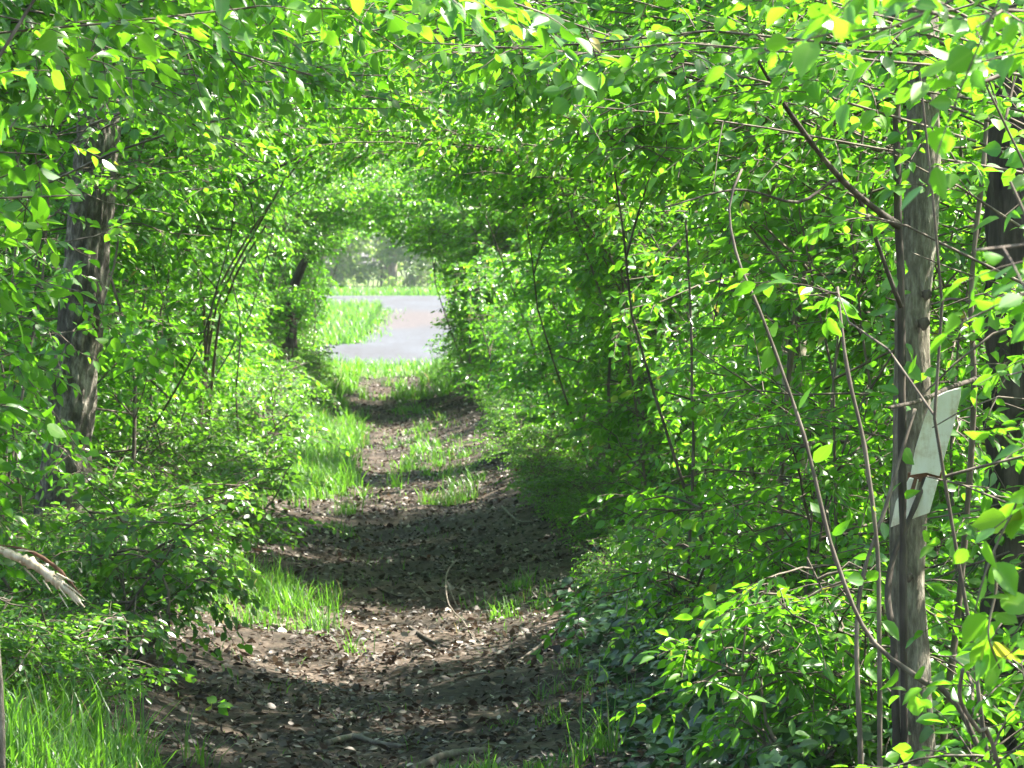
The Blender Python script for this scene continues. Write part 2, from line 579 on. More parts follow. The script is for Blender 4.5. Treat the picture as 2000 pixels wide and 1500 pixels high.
wallR = [shrub_meshes(100 + i, 1.45, yw=i * 2.1, height=2.8, depth=1.6, density=1.45) for i in range(5)]
wallO = [shrub_meshes(120 + i, 1.45, density=.85, height=1.55, yw=i * 1.3, over=0, lean=.1) for i in range(2)]
wallL = [shrub_meshes(140 + i, 1.45, yw=i * 1.7 + .4, side=-1, height=2.9, depth=2.2) for i in range(4)]
wallLO = [shrub_meshes(150 + i, 1.45, yw=i * 1.7 + .4, side=-1, height=2.3, depth=2.2, over=0, lean=.2) for i in range(2)]
freeS = [shrub_meshes(160 + i, 0, tunnel=False, density=.7, height=3.9, ylen=1.8, depth=1.8, lean=.0, nstem=9, leaf=(.05, .085)) for i in range(3)]
lowS = [shrub_meshes(180 + i, 0, tunnel=False, density=1.1, height=.62, ylen=.42, depth=.45, lean=.1, nstem=5, leaf=(.028, .052), leafmat="low_leaf", low=.05) for i in range(4)]

GAPS = [(19.9, 21.6), (30.8, 33.0), (37.5, 46), (57, 66)]


def in_gap(y, m=0.):
    return any(a - m < y < b + m for a, b in GAPS)


# near shrubs on the right, each grown for its own place
def cull_near_right(wx, wy, wz):
    def f(p, r, hard=False):
        x = p[:, 0] + wx; y = p[:, 1] + wy; z = p[:, 2] + wz
        # an open pocket in front of the two trunks and the board
        pocket = (x > .1 * y - .05) & (x < .132 * y) & (y < 12.5) & (z > .4) & (z < 2.4)
        low = (x > .1 * y - .05) & (x < .132 * y) & (y < 12.5) & (z <= .45)
        u = r.random(len(p)) * (.0 if hard else 1)
        pocket |= (x >= .132 * y) & (x < .15 * y) & (y > 8.2) & (y < 13.5) & (z < 1.75) & (u < .78)
        return ~((pocket & (u < .56)) | (low & (u < .4)))
    return f


near_right = [
    (7.6, 1.75, "tall leafy shrub nearest on the right, crown cut by the frame edge"),
    (9.8, 1.62, "bright green shrub in front of the ridged grey trunk"),
    (11.9, 1.5, "leafy shrub round the foot of the grey trunk with the board"),
    (14.0, 1.45, "dense shrub just beyond the grey trunk, overhanging the path"),
]
for i, (y, x, lab) in enumerate(near_right):
    z = float(gz(x, y))
    mm = shrub_meshes(200 + i, x, near=True, yw=y, z0=z, cull=cull_near_right(x, y, z), density=.7, leaf=(.033, .059), depth=1.3, height=2.3 if i == 0 else 2.65, nstem=8, srad=.62, blen=.68, lean=.4, over=(0, 0, .4, .8)[i], low=.02, density2=1.5)
    put_shrub("shrub", mm, (x, y, z), 0, lab, "shrub", "shrubs along the right side of the path")
for i, (y, x, lab) in enumerate([
        (10.0, 1.36, "low bushy sprout growing under the long brown shoot"),
        (13.1, 1.16, "low bush with fresh leaves spilling over the ivy"),
        (14.9, 1.18, "low bright bush where the ivy bank ends"),
        (16.4, 1.2, "low dark bush beyond the ivy bank")]):
    z = float(gz(x, y))
    mm = shrub_meshes(260 + i, 0, near=True, tunnel=False, height=.62, depth=.5, ylen=.5, lean=.12, nstem=9, blen=.75, srad=.6, leaf=(.032, .056), density=.75, low=.05)
    put_shrub("shrub", mm, (x + .16, y, z), 0, lab, "shrub", "low bushes under the right hedge")
near_left = [
    (11.2, -1.5, "bright shrub nearest on the left with large sunlit leaves"),
    (13.6, -1.45, "leafy shrub on the left beside the splintered branch"),
    (17.0, -1.45, "leafy shrub in front of the leaning trunk on the left"),
    (19.6, -1.5, "shrub at the foot of the leaning trunk on the left"),
]
for i, (y, x, lab) in enumerate(near_left):
    z = float(gz(x, y))

    def cl(p, r, hard=False, x=x, y=y, z=z):
        X = -p[:, 0] + x; Y = -p[:, 1] + y; Z = p[:, 2] + z
        pocket = (Y < 15) & (((Z < 1.0) & (Y < 13) & (X > -1.5)) | ((Z < .75) & (X > -1.7)))
        return ~((pocket & (r.random(len(p)) < .55)) | ((Z < .75) & (Y < 15) & (r.random(len(p)) < .85))
                 | ((X > -.076 * Y) & (X < -.046 * Y) & (Y > 14) & (Y < 20.9) & (Z > 1.1) & (Z < 2.8) & (r.random(len(p)) < .5)))
    mm = shrub_meshes(230 + i, 1.45, near=True, yw=-y, z0=z, side=-1, density=.75, cull=cl, leaf=(.036, .066), height=2.8, depth=2.0)
    put_shrub("shrub", mm, (x, y, z), math.pi, lab, "shrub", "shrubs along the left side of the path")

def zone(y, side):
    s_ = "right" if side > 0 else "left"
    if y < 30:
        return f"in the nearer stretch of the {s_} hedge, before the long grass strip"
    if y < 48:
        return f"in the {s_} hedge level with the long grass strip"
    return f"in the {s_} hedge by the far mouth of the tunnel"


def zgroup(y, side):
    return f"hedge shrubs {'right' if side > 0 else 'left'} of the path, " + ("nearer" if y < 30 else "middle" if y < 48 else "far") + " stretch"


y = 16.2
i = 0
while y < 65.5:
    x = 1.45 + random.uniform(-.06, .12)
    op = in_gap(y - .5, .4)
    mm = wallO[i % 2] if op else wallR[i % 5]
    nar = 1 if y < 42 else .76
    zs = 1 if y < 45 else (.9 if y < 58 else .95)
    put_shrub("shrub", mm, (x * nar, y, float(gz(x, y))), 0,
              ("low sunlit shrub " if op else "tall green shrub ") + zone(y, 1),
              "shrub", ("low " if op else "") + zgroup(y, 1),
              (1, random.choice((-1, 1)) * random.uniform(.9, 1.1), zs * random.uniform(.94, 1.04)))
    y += random.uniform(2.0, 2.5); i += 1
y = 22.4
i = 0
while y < 65.5:
    x = -1.45 + random.uniform(-.12, .06)
    nar = 1 if y < 48 else (.84 if y < 57 else .76)
    put_shrub("shrub", (wallLO[i % 2] if in_gap(y + .2, .3) and y < 50 else wallL[i % 4]), (x * nar, y, float(gz(x, y))), math.pi, "leafy green shrub " + zone(y, -1),
              "shrub", zgroup(y, -1), (1, random.choice((-1, 1)) * random.uniform(.9, 1.1), (1 if y < 45 else .94) * random.uniform(.94, 1.05)))
    y += random.uniform(2.0, 2.5); i += 1
# the wood behind both hedges
for side in (-1, 1):
    y = 15.0
    i = 0
    while y < 66:
        for xo in ((3.9, 6.6) if side > 0 else (3.4, 5.8)):
            if side > 0 and in_gap(y - .364 * xo, 1.0):
                continue
            if xo > .078 * y + 1.5 + (2 if side > 0 else 0):
                continue
            x = side * (xo + random.uniform(-.4, .4)); yy = y + random.uniform(-.8, .8)
            s = random.uniform(.85, 1.15)
            put_shrub("shrub", freeS[i % 3], (x, yy, float(gz(x, yy)) - .02), random.uniform(0, 6.28),
                      f"tall shrub standing deep behind the {'right' if side > 0 else 'left'} hedge", "shrub",
                      f"wood behind the {'right' if side > 0 else 'left'} hedge", (s, s, s))
            i += 1
        y += 3.2
print("leaves in unique meshes", NLEAF)


# ------------------------------------------------------------------ trunks
def trunk_mesh(pts, rad, mat, furrow=.012, nf=14, seg=56, rows=160, seed=0, flare=0., local=None):
    """bark column through pts (world), radii at pts; furrowed in the mesh itself"""
    r = np.random.default_rng(seed)
    pts = np.asarray(pts, float)
    tp = np.linspace(0, 1, len(pts)); t = np.linspace(0, 1, rows)
    c = np.stack([np.interp(t, tp, pts[:, k]) for k in range(3)], -1)
    ker = np.ones(9) / 9                                     # round the bends
    cp = np.pad(c, ((4, 4), (0, 0)), 'edge')
    # keep the ends straight
    cp[:4] = c[0] + (c[0] - c[1]) * np.arange(4, 0, -1)[:, None]; cp[-4:] = c[-1] + (c[-1] - c[-2]) * np.arange(1, 5)[:, None]
    c = np.stack([np.convolve(cp[:, k], ker, 'valid') for k in range(3)], -1)
    rd = np.interp(t, tp, rad) * (1 + flare * np.exp(-t * 14))
    a = np.arange(seg) / seg * 2 * np.pi
    h = c[:, 2:3] - c[0, 2]
    A = a[None] + .25 * np.sin(h * 3 + r.uniform(0, 6)) * .3
    ph = r.uniform(0, 6.28, 6)
    ridg = np.abs(np.sin(A * nf / 2 + .8 * np.sin(h * 7 + ph[0]) + .5 * np.sin(h * 17 + A * 3 + ph[1])))
    ridg = ridg * (.7 + .3 * np.sin(h * 23 + A * 5 + ph[2])) + .35 * np.sin(A * 3 + h * 2.2 + ph[3]) * .6
    rr = rd[:, None] * (1 + .03 * np.sin(2 * A + ph[4])) + furrow * (ridg - .5)
    T = unit(np.gradient(c, axis=0))
    U = unit(np.cross(np.array([0, 1., 0])[None], T)); V = np.cross(T, U)
    v = c[:, None] + rr[..., None] * (U[:, None] * np.cos(a)[None, :, None] + V[:, None] * np.sin(a)[None, :, None])
    i = np.arange(rows - 1)[:, None] * seg; s = np.arange(seg)[None]; s2 = (s + 1) % seg
    q = np.stack([i + s, i + s2, i + seg + s2, i + seg + s], -1).reshape(-1, 4)
    v = v.reshape(-1, 3)
    n = len(v)
    v = np.concatenate([v, c[-1:]])
    tr = np.stack([(rows - 1) * seg + np.arange(seg), (rows - 1) * seg + (np.arange(seg) + 1) % seg, np.full(seg, n)], -1)
    if local is not None:
        v = v - np.asarray(local)
    return raw_mesh("trunk", v, q, tr, mat)


highC = [shrub_geo(300 + i, 0, tunnel=False, density=.25, height=3.4, ylen=1.9, depth=1.9, lean=0, nstem=9, leaf=(.06, .09), low=.02) for i in range(2)]
highM = [(s.mesh("branches", M["twig"]), l.mesh("crown", M["leaf"])) for s, l, n in highC]


shade_s, shade_l, _ = shrub_geo(310, 0, tunnel=False, density=.8, height=3.2, ylen=1.5, depth=1.5, lean=0, nstem=9, leaf=(.05, .08), low=.02)
shadeM = (shade_s.mesh("branches", M["twig"]), shade_l.mesh("crown", M["leaf"]))


def tree(pts, rad, mat, label, group=None, crown=True, seed=0, **k):
    base = np.array(pts[0], float)
    t = empty("tree", base, label, "tree", group)
    mobj("trunk", trunk_mesh(pts, rad, M[mat], local=base, seed=seed, **k), t)
    if crown:
        b = mobj("branches", highM[seed % 2][0], t); c = mobj("crown", highM[seed % 2][1], t)
        top = np.array(pts[-1]) - base
        for o in (b, c):
            o.location = top - np.array([0, 0, .3]); o.rotation_euler = (0, 0, seed * 1.7); o.scale = (1.1, 1.1, 1.1)
    return t


def pix_line(pix, y, y1=None):
    n = len(pix)
    return [W(p[0], p[1], y + ((y1 if y1 is not None else y) - y) * i / max(1, n - 1)) for i, p in enumerate(pix)]


# grey ridged trunk that carries the board
YT = 12.6
p = pix_line([(1798, 1720), (1794, 1500), (1772, 1120), (1786, 840), (1783, 640), (1806, 380), (1803, 0)], YT)
p[0][2] = float(gz(p[0][0], YT)) - .05
p += [p[-1] + np.array([.03, .05, 1.4]), p[-1] + np.array([.1, .05, 3.0])]
TR1 = tree(p, [.060, .049, .044, .049, .043, .044, .038, .034, .025], "bark", "slim grey trunk right of the path with a cream board against it", seed=1, furrow=.006, nf=26, flare=.2)
for kx, ky, kr in ((1812, 575, .014), (1806, 632, .017), (1778, 1130, .012)):
    kb = bmesh.new()
    bmesh.ops.create_icosphere(kb, subdivisions=2, radius=kr)
    for v_ in kb.verts:
        v_.co.y *= .45; v_.co *= 1 + .18 * math.sin(9 * v_.co.x / kr + 4 * v_.co.z / kr)
    km = bpy.data.meshes.new("knot"); kb.to_mesh(km); kb.free(); km.materials.append(M["dark_bark"])
    ko = mobj("knot", km, TR1); ko.location = W(kx, ky, YT - .055) - np.array(TR1.location)
# big dark trunk at the right
YD = 13.8
p = pix_line([(2020, 1700), (2022, 1500), (2025, 1000), (2022, 500), (2020, 0)], YD)
p[0][2] = float(gz(p[0][0], YD)) - .05
p += [p[-1] + np.array([0, .05, 1.5]), p[-1] + np.array([.1, .05, 3.2])]
tree(p, [.165, .145, .138, .135, .13, .12, .07], "dark_bark", "thick dark trunk with deep furrowed bark, half cut by the right edge", seed=2, furrow=.022, nf=18, flare=.2)
# left leaning trunk, sunlit on its right side
YL = 21.0
p = pix_line([(112, 1190), (130, 900), (160, 600), (190, 300), (205, 0)], YL)
p[0][2] = float(gz(p[0][0], YL)) - .05
p += [p[-1] + np.array([.1, 0, 1.5]), p[-1] + np.array([.2, 0, 3.0])]
tree(p, [.125, .102, .094, .088, .08, .07, .05], "rough_bark", "leaning trunk on the left, its right flank sunlit and flaking", seed=4, furrow=.02, nf=16, flare=.15)
# further stems seen through the leaves
others = [(-70, 24, .10, "grey trunk at the left edge behind the leaning trunk"), (40, 30, .09, "grey trunk deep in the wood left of the leaning trunk"),
          (262, 33, .07, "thin grey trunk just right of the leaning trunk"), (395, 40, .08, "brown trunk half hidden behind the left hedge"),
          (1245, 26, .06, "dark slim trunk hidden in the right hedge"), (1590, 19, .075, "grey trunk behind the right shrubs, left of the board"),
          (1890, 17, .06, "brown trunk between the grey trunk and the thick dark trunk"), (1400, 34, .12, "grey trunk deep in the wood right of the path")]
for j, (px, yy, rr, lab) in enumerate(others):
    x = (px - CX) / FPX * yy
    b = np.array([x, yy, float(gz(x, yy)) - .05])
    lx = random.uniform(-.12, .12)
    p = [b, b + np.array([lx, 0, 1.3]), b + np.array([lx * 2.2, .05, 2.8]), b + np.array([lx * 3, .1, 4.6])]
    tree(p, [rr, rr * .9, rr * .8, rr * .45], ("bark", "pale_bark")[j % 2], lab, seed=10 + j, furrow=.008, nf=14, seg=32, rows=70)


# mostly unseen trees added behind the right hedge to shade the path in bands
for j, (x, yy) in enumerate([(4.3, 25.6), (4.0, 27.9), (4.4, 30.4), (4.6, 50.0), (4.2, 53.5)]):
    b = np.array([x, yy, float(gz(x, yy)) - .05])
    p = [b, b + np.array([.05, 0, 1.6]), b + np.array([.0, .05, 3.4]), b + np.array([.1, .1, 5.0])]
    t = tree(p, [.11, .095, .08, .05], "bark", "added shade tree standing behind the right hedge", "added shade trees behind the right hedge", crown=False, seed=30 + j, furrow=.008, nf=14, seg=32, rows=70)
    for nm, me in (("branches", shadeM[0]), ("crown", shadeM[1])):
        q_ = mobj(nm, me, t); q_.location = (0, 0, 4.4); q_.rotation_euler = (0, 0, j * 1.3); q_.scale = (1.05, 1.05, .9)


# ------------------------------------------------------------------ single stems, vines, branches
def smooth_path(pts, n):
    pts = np.asarray(pts, float)
    t = np.concatenate([[0], np.cumsum(np.linalg.norm(np.diff(pts, axis=0), axis=1))]); t /= t[-1]
    # Catmull-Rom through the points
    P = np.vstack([2 * pts[0] - pts[1], pts, 2 * pts[-1] - pts[-2]])
    out = []
    for u in np.linspace(0, 1, n):
        i = min(np.searchsorted(t, u, 'right') - 1, len(pts) - 2)
        s = (u - t[i]) / max(1e-9, t[i + 1] - t[i])
        p0, p1, p2, p3 = P[i:i + 4]
        out.append(.5 * (2 * p1 + (p2 - p0) * s + (2 * p0 - 5 * p1 + 4 * p2 - p3) * s * s + (3 * p1 - p0 - 3 * p2 + p3) * s ** 3))
    return np.array(out)


def stem_mesh(name, pts, r0, r1, mat, n=40, sides=10, rough=.08, seed=0, local=(0, 0, 0)):
    c = smooth_path(pts, n) - np.asarray(local)
    r = np.random.default_rng(seed)
    rad = np.linspace(r0, r1, n) * (1 + r.normal(0, rough, n))
    v, q = tubes(c[None], rad[None], sides)
    caps = [[0, i + 1, i] for i in range(1, sides - 1)] + [[(n - 1) * sides, (n - 1) * sides + i, (n - 1) * sides + i + 1] for i in range(1, sides - 1)]
    return raw_mesh(name, v, q, caps, M[mat])


def sprig(pts, nleaf, size, seed, local=(0, 0, 0), spread=1., t0=.2, mat="leaf", hi=False, droop=-.35):
    """leaves set along a stem"""
    r = np.random.default_rng(seed)
    c = smooth_path(pts, 60) - np.asarray(local)
    t = r.uniform(t0, 1, nleaf) * 58
    i = t.astype(int)
    pos = c[i]
    fw = unit(c[i + 1] - c[i])
    ax = unit(fw * .3 + r.normal(0, .75, (nleaf, 3)) * spread + np.array([0, 0, droop]))
    pos = pos + ax * .01
    nr = unit(np.array([0, -.35, .6]) + r.normal(0, .55, (nleaf, 3)))
    v, q, f = leaves(pos, ax, nr, r.uniform(*size, nleaf), True, var=np.clip(r.normal(.72 if hi else .5, .16, nleaf), 0, 1), width=r.uniform(1.0, 1.3, nleaf) if hi else None)
    return raw_mesh("leaves", v, q, None, M[mat], f, rib=True)


def sapling(name, pix, y0, y1, r0, r1, mat, label, cat, nleaf=0, size=(.04, .06), seed=0, forks=(), root=True, hi=False, group=None):
    pts = pix_line(pix, y0, y1)
    if root:                                               # carry the stem down to the soil
        b = pts[0]
        g = float(gz(b[0], b[1])) - .04
        if b[2] > g + .02:
            d = unit(np.array(pts[0]) - np.array(pts[1])); d[2] = min(d[2], -.4)
            s = (g - b[2]) / d[2]
            pts = [b + d * s * np.array([.35, .35, 1])] + pts
    base = np.array(pts[0])
    o = empty(name, base, label, cat, group)
    mobj("stem", stem_mesh("stem", pts, r0, r1, mat, seed=seed, local=base), o)
    for j, (fp, fy0, fy1, fr) in enumerate(forks):
        mobj("branch", stem_mesh("branch", pix_line(fp, fy0, fy1), fr, fr * .35, mat, n=24, sides=8, seed=seed + j, local=base), o)
    if nleaf:
        mobj("leaves", sprig(pts, nleaf, size, seed + 50, local=base, t0=.35, hi=hi), o)
    return o


sapling("sapling", [(1772, 1560), (1768, 1200), (1765, 900), (1762, 560), (1756, 430), (1752, 200), (1748, 0), (1745, -250)], 12.1, 12.2, .010, .010, "dark_bark",
        "dark upright sapling stem just left of the grey trunk", "sapling", 26, (.045, .07), 21,
        forks=[([(1756, 440), (1720, 415), (1640, 345), (1550, 230), (1475, 110)], 12.15, 11.6, .0105),
               ([(1752, 150), (1690, 110), (1590, 150), (1480, 165), (1390, 170)], 12.2, 11.8, .006),
               ([(1762, 600), (1660, 360), (1560, 395), (1440, 370), (1300, 405)], 12.1, 11.6, .006)])
sapling("sapling", [(1885, 1400), (1800, 1330), (1700, 1245), (1630, 1080), (1585, 900), (1555, 800), (1490, 620), (1440, 500), (1425, 400), (1450, 330)], 10.6, 10.8, .0075, .0025, "twig",
        "long thin brown shoot bending up leftwards in front of the right shrubs", "sapling", 14, (.045, .065), 22)
sapling("sapling", [(1722, 1480), (1720, 1200), (1715, 1060), (1690, 870), (1660, 740), (1645, 640), (1637, 560)], 10.9, 11.0, .0068, .004, "twig",
        "straight brown shoot with a snapped top left of the board", "sapling", 5, (.04, .06), 23)
sapling("sapling", [(1685, 1500), (1676, 1250), (1690, 1120), (1730, 1000), (1765, 880), (1790, 800)], 11.2, 11.4, .0075, .004, "twig",
        "grey shoot leaning right towards the board", "sapling", 6, (.04, .06), 24)
sapling("vine", [(1757, 1500), (1750, 1320), (1748, 1240), (1737, 1170), (1748, 1090), (1790, 990), (1812, 925), (1822, 830)], 12.1, 12.35, .012, .006, "dark_bark",
        "dark woody vine curving up across the cream board", "vine", 0, seed=25)
sapling("fallen_branch", [(1738, 797), (1800, 783), (1860, 757), (1920, 738)], 11.7, 12.9, .0045, .007, "dark_bark",
        "dark bare branch lodged across the top of the board", "branch", 0, seed=26, root=False)
sapling("sapling", [(1850, 1420), (1880, 1150), (1905, 800), (1900, 560), (1925, 300), (1935, 100)], 12.9, 13.1, .011, .006, "twig",
        "brown stem rising between the grey trunk and the thick trunk", "sapling", 12, (.045, .07), 27)
sapling("sapling", [(1345, 1120), (1355, 900), (1352, 760), (1350, 620), (1340, 430)], 17.0, 17.2, .007, .004, "twig",
        "thin grey stem in the right shrubs left of the brown shoots", "sapling", 8, (.045, .06), 28)
# bundle of bowed shoots on the left
for j, (pp, lab) in enumerate([
        ([(408, 640), (430, 560), (480, 470), (540, 380), (592, 305)], "longest bowed shoot leaning over the left verge"),
        ([(415, 640), (450, 540), (500, 450), (560, 345)], "bowed shoot just under the longest one on the left"),
        ([(425, 650), (445, 580), (470, 520), (520, 440)], "shorter bowed shoot low in the left bundle"),
        ([(400, 640), (395, 560), (360, 450), (345, 350)], "shoot of the left bundle that leans the other way")]):
    sapling("sapling", pp, 30.5, 30.0 - .4 * j, .012, .005, "twig", lab, "sapling", 16, (.04, .06), 30 + j, group="bowed shoots left of the path")
sapling("sapling", [(465, 850), (462, 760), (470, 640), (452, 540)], 31, 31, .008, .004, "dark_bark", "straight dark stem at the end of the left grass bank", "sapling", 10, (.04, .06), 36)
sapling("sapling", [(1950, 1480), (1915, 1430), (1880, 1370), (1885, 1310)], 9.3, 9.2, .006, .004, "twig", "short budded shoot at the foot of the thick trunk", "sapling", 3, (.04, .05), 37)

# hanging spray of round leaves at the right edge, on a sapling that stands just right of the view
bx = 1.42
o = empty("sapling", (bx, 8.4, float(gz(bx, 8.4))), "spray of round glowing leaves hanging before the thick dark trunk", "sapling")
base = np.array(o.location)
mobj("stem", stem_mesh("stem", [base + np.array([0, 0, -.05]), base + np.array([.02, .02, .6]), base + np.array([-.03, 0, 1.25]), base + np.array([.02, .03, 2.0])], .012, .006, "twig", local=base), o)
for j, pp in enumerate([[(2030, 960), (1985, 1000), (1945, 1080), (1920, 1150), (1908, 1200)], [(1945, 1080), (1950, 1150), (1935, 1240), (1958, 1310)]]):
    pts = pix_line(pp, 8.35, 8.3)
    if j == 0:
        pts = [base + np.array([-.02, 0, .95])] + pts
    bo = mobj("branch", stem_mesh("branch", pts, .0035, .0015, "twig", n=24, sides=6, local=base), o)
    mobj("leaves", sprig(pts, 13 if j == 0 else 9, (.05, .068), 70 + j, local=base, t0=.4, hi=True, droop=-.7), bo)

# ------------------------------------------------------------------ cream board on the trunk
def new_board():
    m, nt, out = new_mat("weathered_paint")
    tc = nt.nodes.new("ShaderNodeTexCoord")
    n1 = noise(nt, tc.outputs["Object"], 14, 6, .7)
    mp = nt.nodes.new("ShaderNodeMapping"); mp.inputs["Scale"].default_value = (60, 60, 4)
    nt.links.new(tc.outputs["Object"], mp.inputs[0])
    n2 = noise(nt, mp.outputs[0], 1.0, 4, .6)
    f = math_node(nt, 'ADD', math_node(nt, 'MULTIPLY', n1, .7), math_node(nt, 'MULTIPLY', n2, .3))
    pr = nt.nodes.new("ShaderNodeBsdfPrincipled")
    nt.links.new(ramp(nt, f, [(.3, (.30, .19, .10)), (.42, (.62, .54, .40)), (.5, (.78, .74, .62)), (.66, (.85, .83, .74))]), pr.inputs["Base Color"])
    pr.inputs["Roughness"].default_value = .6
    nt.links.new(pr.outputs[0], out.inputs[0])
    return m


M["board"] = new_board()


def prism(outline, thick, mat, name):
    """outline in the x-z plane, extruded along y"""
    b = bmesh.new()
    lo = [b.verts.new((x, 0, z)) for x, z in outline]
    f = b.faces.new(lo)
    ex = bmesh.ops.extrude_face_region(b, geom=[f])
    bmesh.ops.translate(b, verts=[v for v in ex["geom"] if isinstance(v, bmesh.types.BMVert)], vec=(0, thick, 0))
    bmesh.ops.recalc_face_normals(b, faces=b.faces[:])
    bmesh.ops.bevel(b, geom=b.edges[:], offset=.0012, segments=1, affect='EDGES')
    me = bpy.data.meshes.new(name)
    b.to_mesh(me); b.free()
    me.materials.append(mat)
    return me


YB = 12.28
c0 = W(1813, 895, YB)
s = YB / FPX
def bp(pxs):
    return [((a - 1813) * s, (895 - b) * s) for a, b in pxs]
o = empty("board", c0, "weathered cream board leaning against the slim grey trunk", "board")
mobj("panel", prism(bp([(1826, 778), (1852, 764), (1880, 757), (1879, 775), (1866, 830), (1850, 885), (1838, 932), (1812, 925), (1781, 930), (1790, 880), (1808, 820)]), .016, M["board"], "panel"), o)
lw = mobj("panel", prism(bp([(1779, 936), (1797, 940), (1789, 972), (1797, 974), (1812, 934), (1836, 940), (1818, 1005), (1803, 1010), (1742, 1034), (1752, 985)]), .016, M["board"], "panel"), o)
tag(lw, "broken lower end of the board")
mobj("cleat", prism(bp([(1775, 928), (1842, 926), (1841, 944), (1774, 946)]), .02, M["red_wood"], "cleat"), o).location = (0, .018, 0)
mobj("splinter", prism(bp([(1776, 975), (1789, 932), (1796, 934), (1786, 972)]), .006, M["red_wood"], "splinter"), o).location = (0, -.008, 0)
o.rotation_euler = (R(6), 0, R(-8))

# ------------------------------------------------------------------ splintered branch at lower left
def splintered():
    pts = pix_line([(-40, 1062), (6, 1077), (60, 1098), (110, 1135), (140, 1160), (166, 1186)], 11.0, 10.9)
    base = np.array(pts[0])
    o = empty("broken_branch", base, "splintered pale branch stripped of bark at the lower left", "branch")
    c = smooth_path(pts, 40) - base
    r = np.random.default_rng(4)
    t = np.linspace(0, 1, 40)
    rad = np.interp(t, [0, .1, .4, .65, .85, 1], [.003, .005, .011, .012, .007, .001]) * (1 + r.normal(0, .2, 40) + .25 * np.sin(t * 19) * np.sin(t * 47))
    v, q = tubes(c[None], rad[None], 12)
    mobj("wood", raw_mesh("wood", v, q, None, M["splinter"]), o)
    sp, sr = [], []
    for k in range(26):
        i = r.integers(6, 34); j = min(39, i + r.integers(4, 10))
        off = r.normal(0, .009, 3)
        sp.append(np.linspace(c[i] + off, c[j] + off * 1.6, 4)); sr.append([.002, .0025, .0016, .0004])
    v, q = tubes(np.array(sp), np.array(sr), 4)
    mobj("splinters", raw_mesh("splinters", v, q, None, M["splinter"]), o)
    ck = smooth_path([c[6] + [.0, .006, .012], c[16] + [.004, .006, .022], c[26] + [.008, .008, .024], c[36] + [.006, .008, .012]], 30)
    v, q = tubes(ck[None], np.interp(np.linspace(0, 1, 30), [0, .5, 1], [.001, .005, .002])[None] * (1 + r.normal(0, .2, 30)), 8)
    mobj("bark_strip", raw_mesh("bark_strip", v, q, None, M["red_wood"]), o)
    # the snapped stem it hangs from, standing at the frame's edge
    sx = base[0] + .01
    g = float(gz(sx, 11.05)) - .04
    pl = [np.array([sx + .03, 11.06, g]), np.array([sx + .035, 11.05, .5]), np.array([sx + .02, 11.03, .8]), np.array([sx, 11.0, base[2] + .03])]
    mobj("stem", stem_mesh("stem", pl, .011, .008, "bark", local=base), o)


splintered()

# ------------------------------------------------------------------ broken trunk far left of the path, with a dark cap
YS = 51.0
p = pix_line([(580, 800), (574, 735), (570, 690), (566, 600), (578, 545), (600, 500)], YS)
p[0][2] = float(gz(p[0][0], YS)) - .05
base = np.array(p[0])
o = empty("tree_stump", base, "dark broken trunk with a rusty scar and a fungus shelf far along the left", "stump")
mobj("trunk", trunk_mesh(p, [.08, .06, .062, .058, .05, .035], M["dark_bark"], local=base, seed=6, furrow=.012, nf=10, seg=32, rows=60), o)
mobj("branch", stem_mesh("branch", pix_line([(580, 800), (600, 790), (630, 770)], YS - .3), .03, .012, "dark_bark", local=base), o)
v = smooth_path(pix_line([(551, 628), (566, 624), (584, 622)], YS - .12), 12) - base
vv, q = tubes(v[None], np.interp(np.linspace(0, 1, 12), [0, .5, 1], [.012, .02, .008])[None], 10)
mobj("scar", raw_mesh("scar", vv, q, None, M["red_wood"]), o)
v = smooth_path(pix_line([(541, 682), (555, 676), (572, 678)], YS - .14), 12) - base
vv, q = tubes(v[None], np.interp(np.linspace(0, 1, 12), [0, .5, 1], [.012, .035, .02])[None], 10)
mobj("fungus_shelf", raw_mesh("fungus_shelf", vv, q, None, M["dark_bark"]), o)

# ------------------------------------------------------------------ dead sticks on the path
def lay(pix):
    """points on the ground seen at these pixels, with a lift above the soil"""
    out = []
    for px, py, lift in pix:
        d = 20.0
        for _ in range(12):
            x = (px - CX) / FPX * d
            d = (CAMZ - float(gz(x, d)) - lift) * FPX / max(20, py - HY)
        out.append(np.array([(px - CX) / FPX * d, d, float(gz((px - CX) / FPX * d, d)) + lift]))
    return out


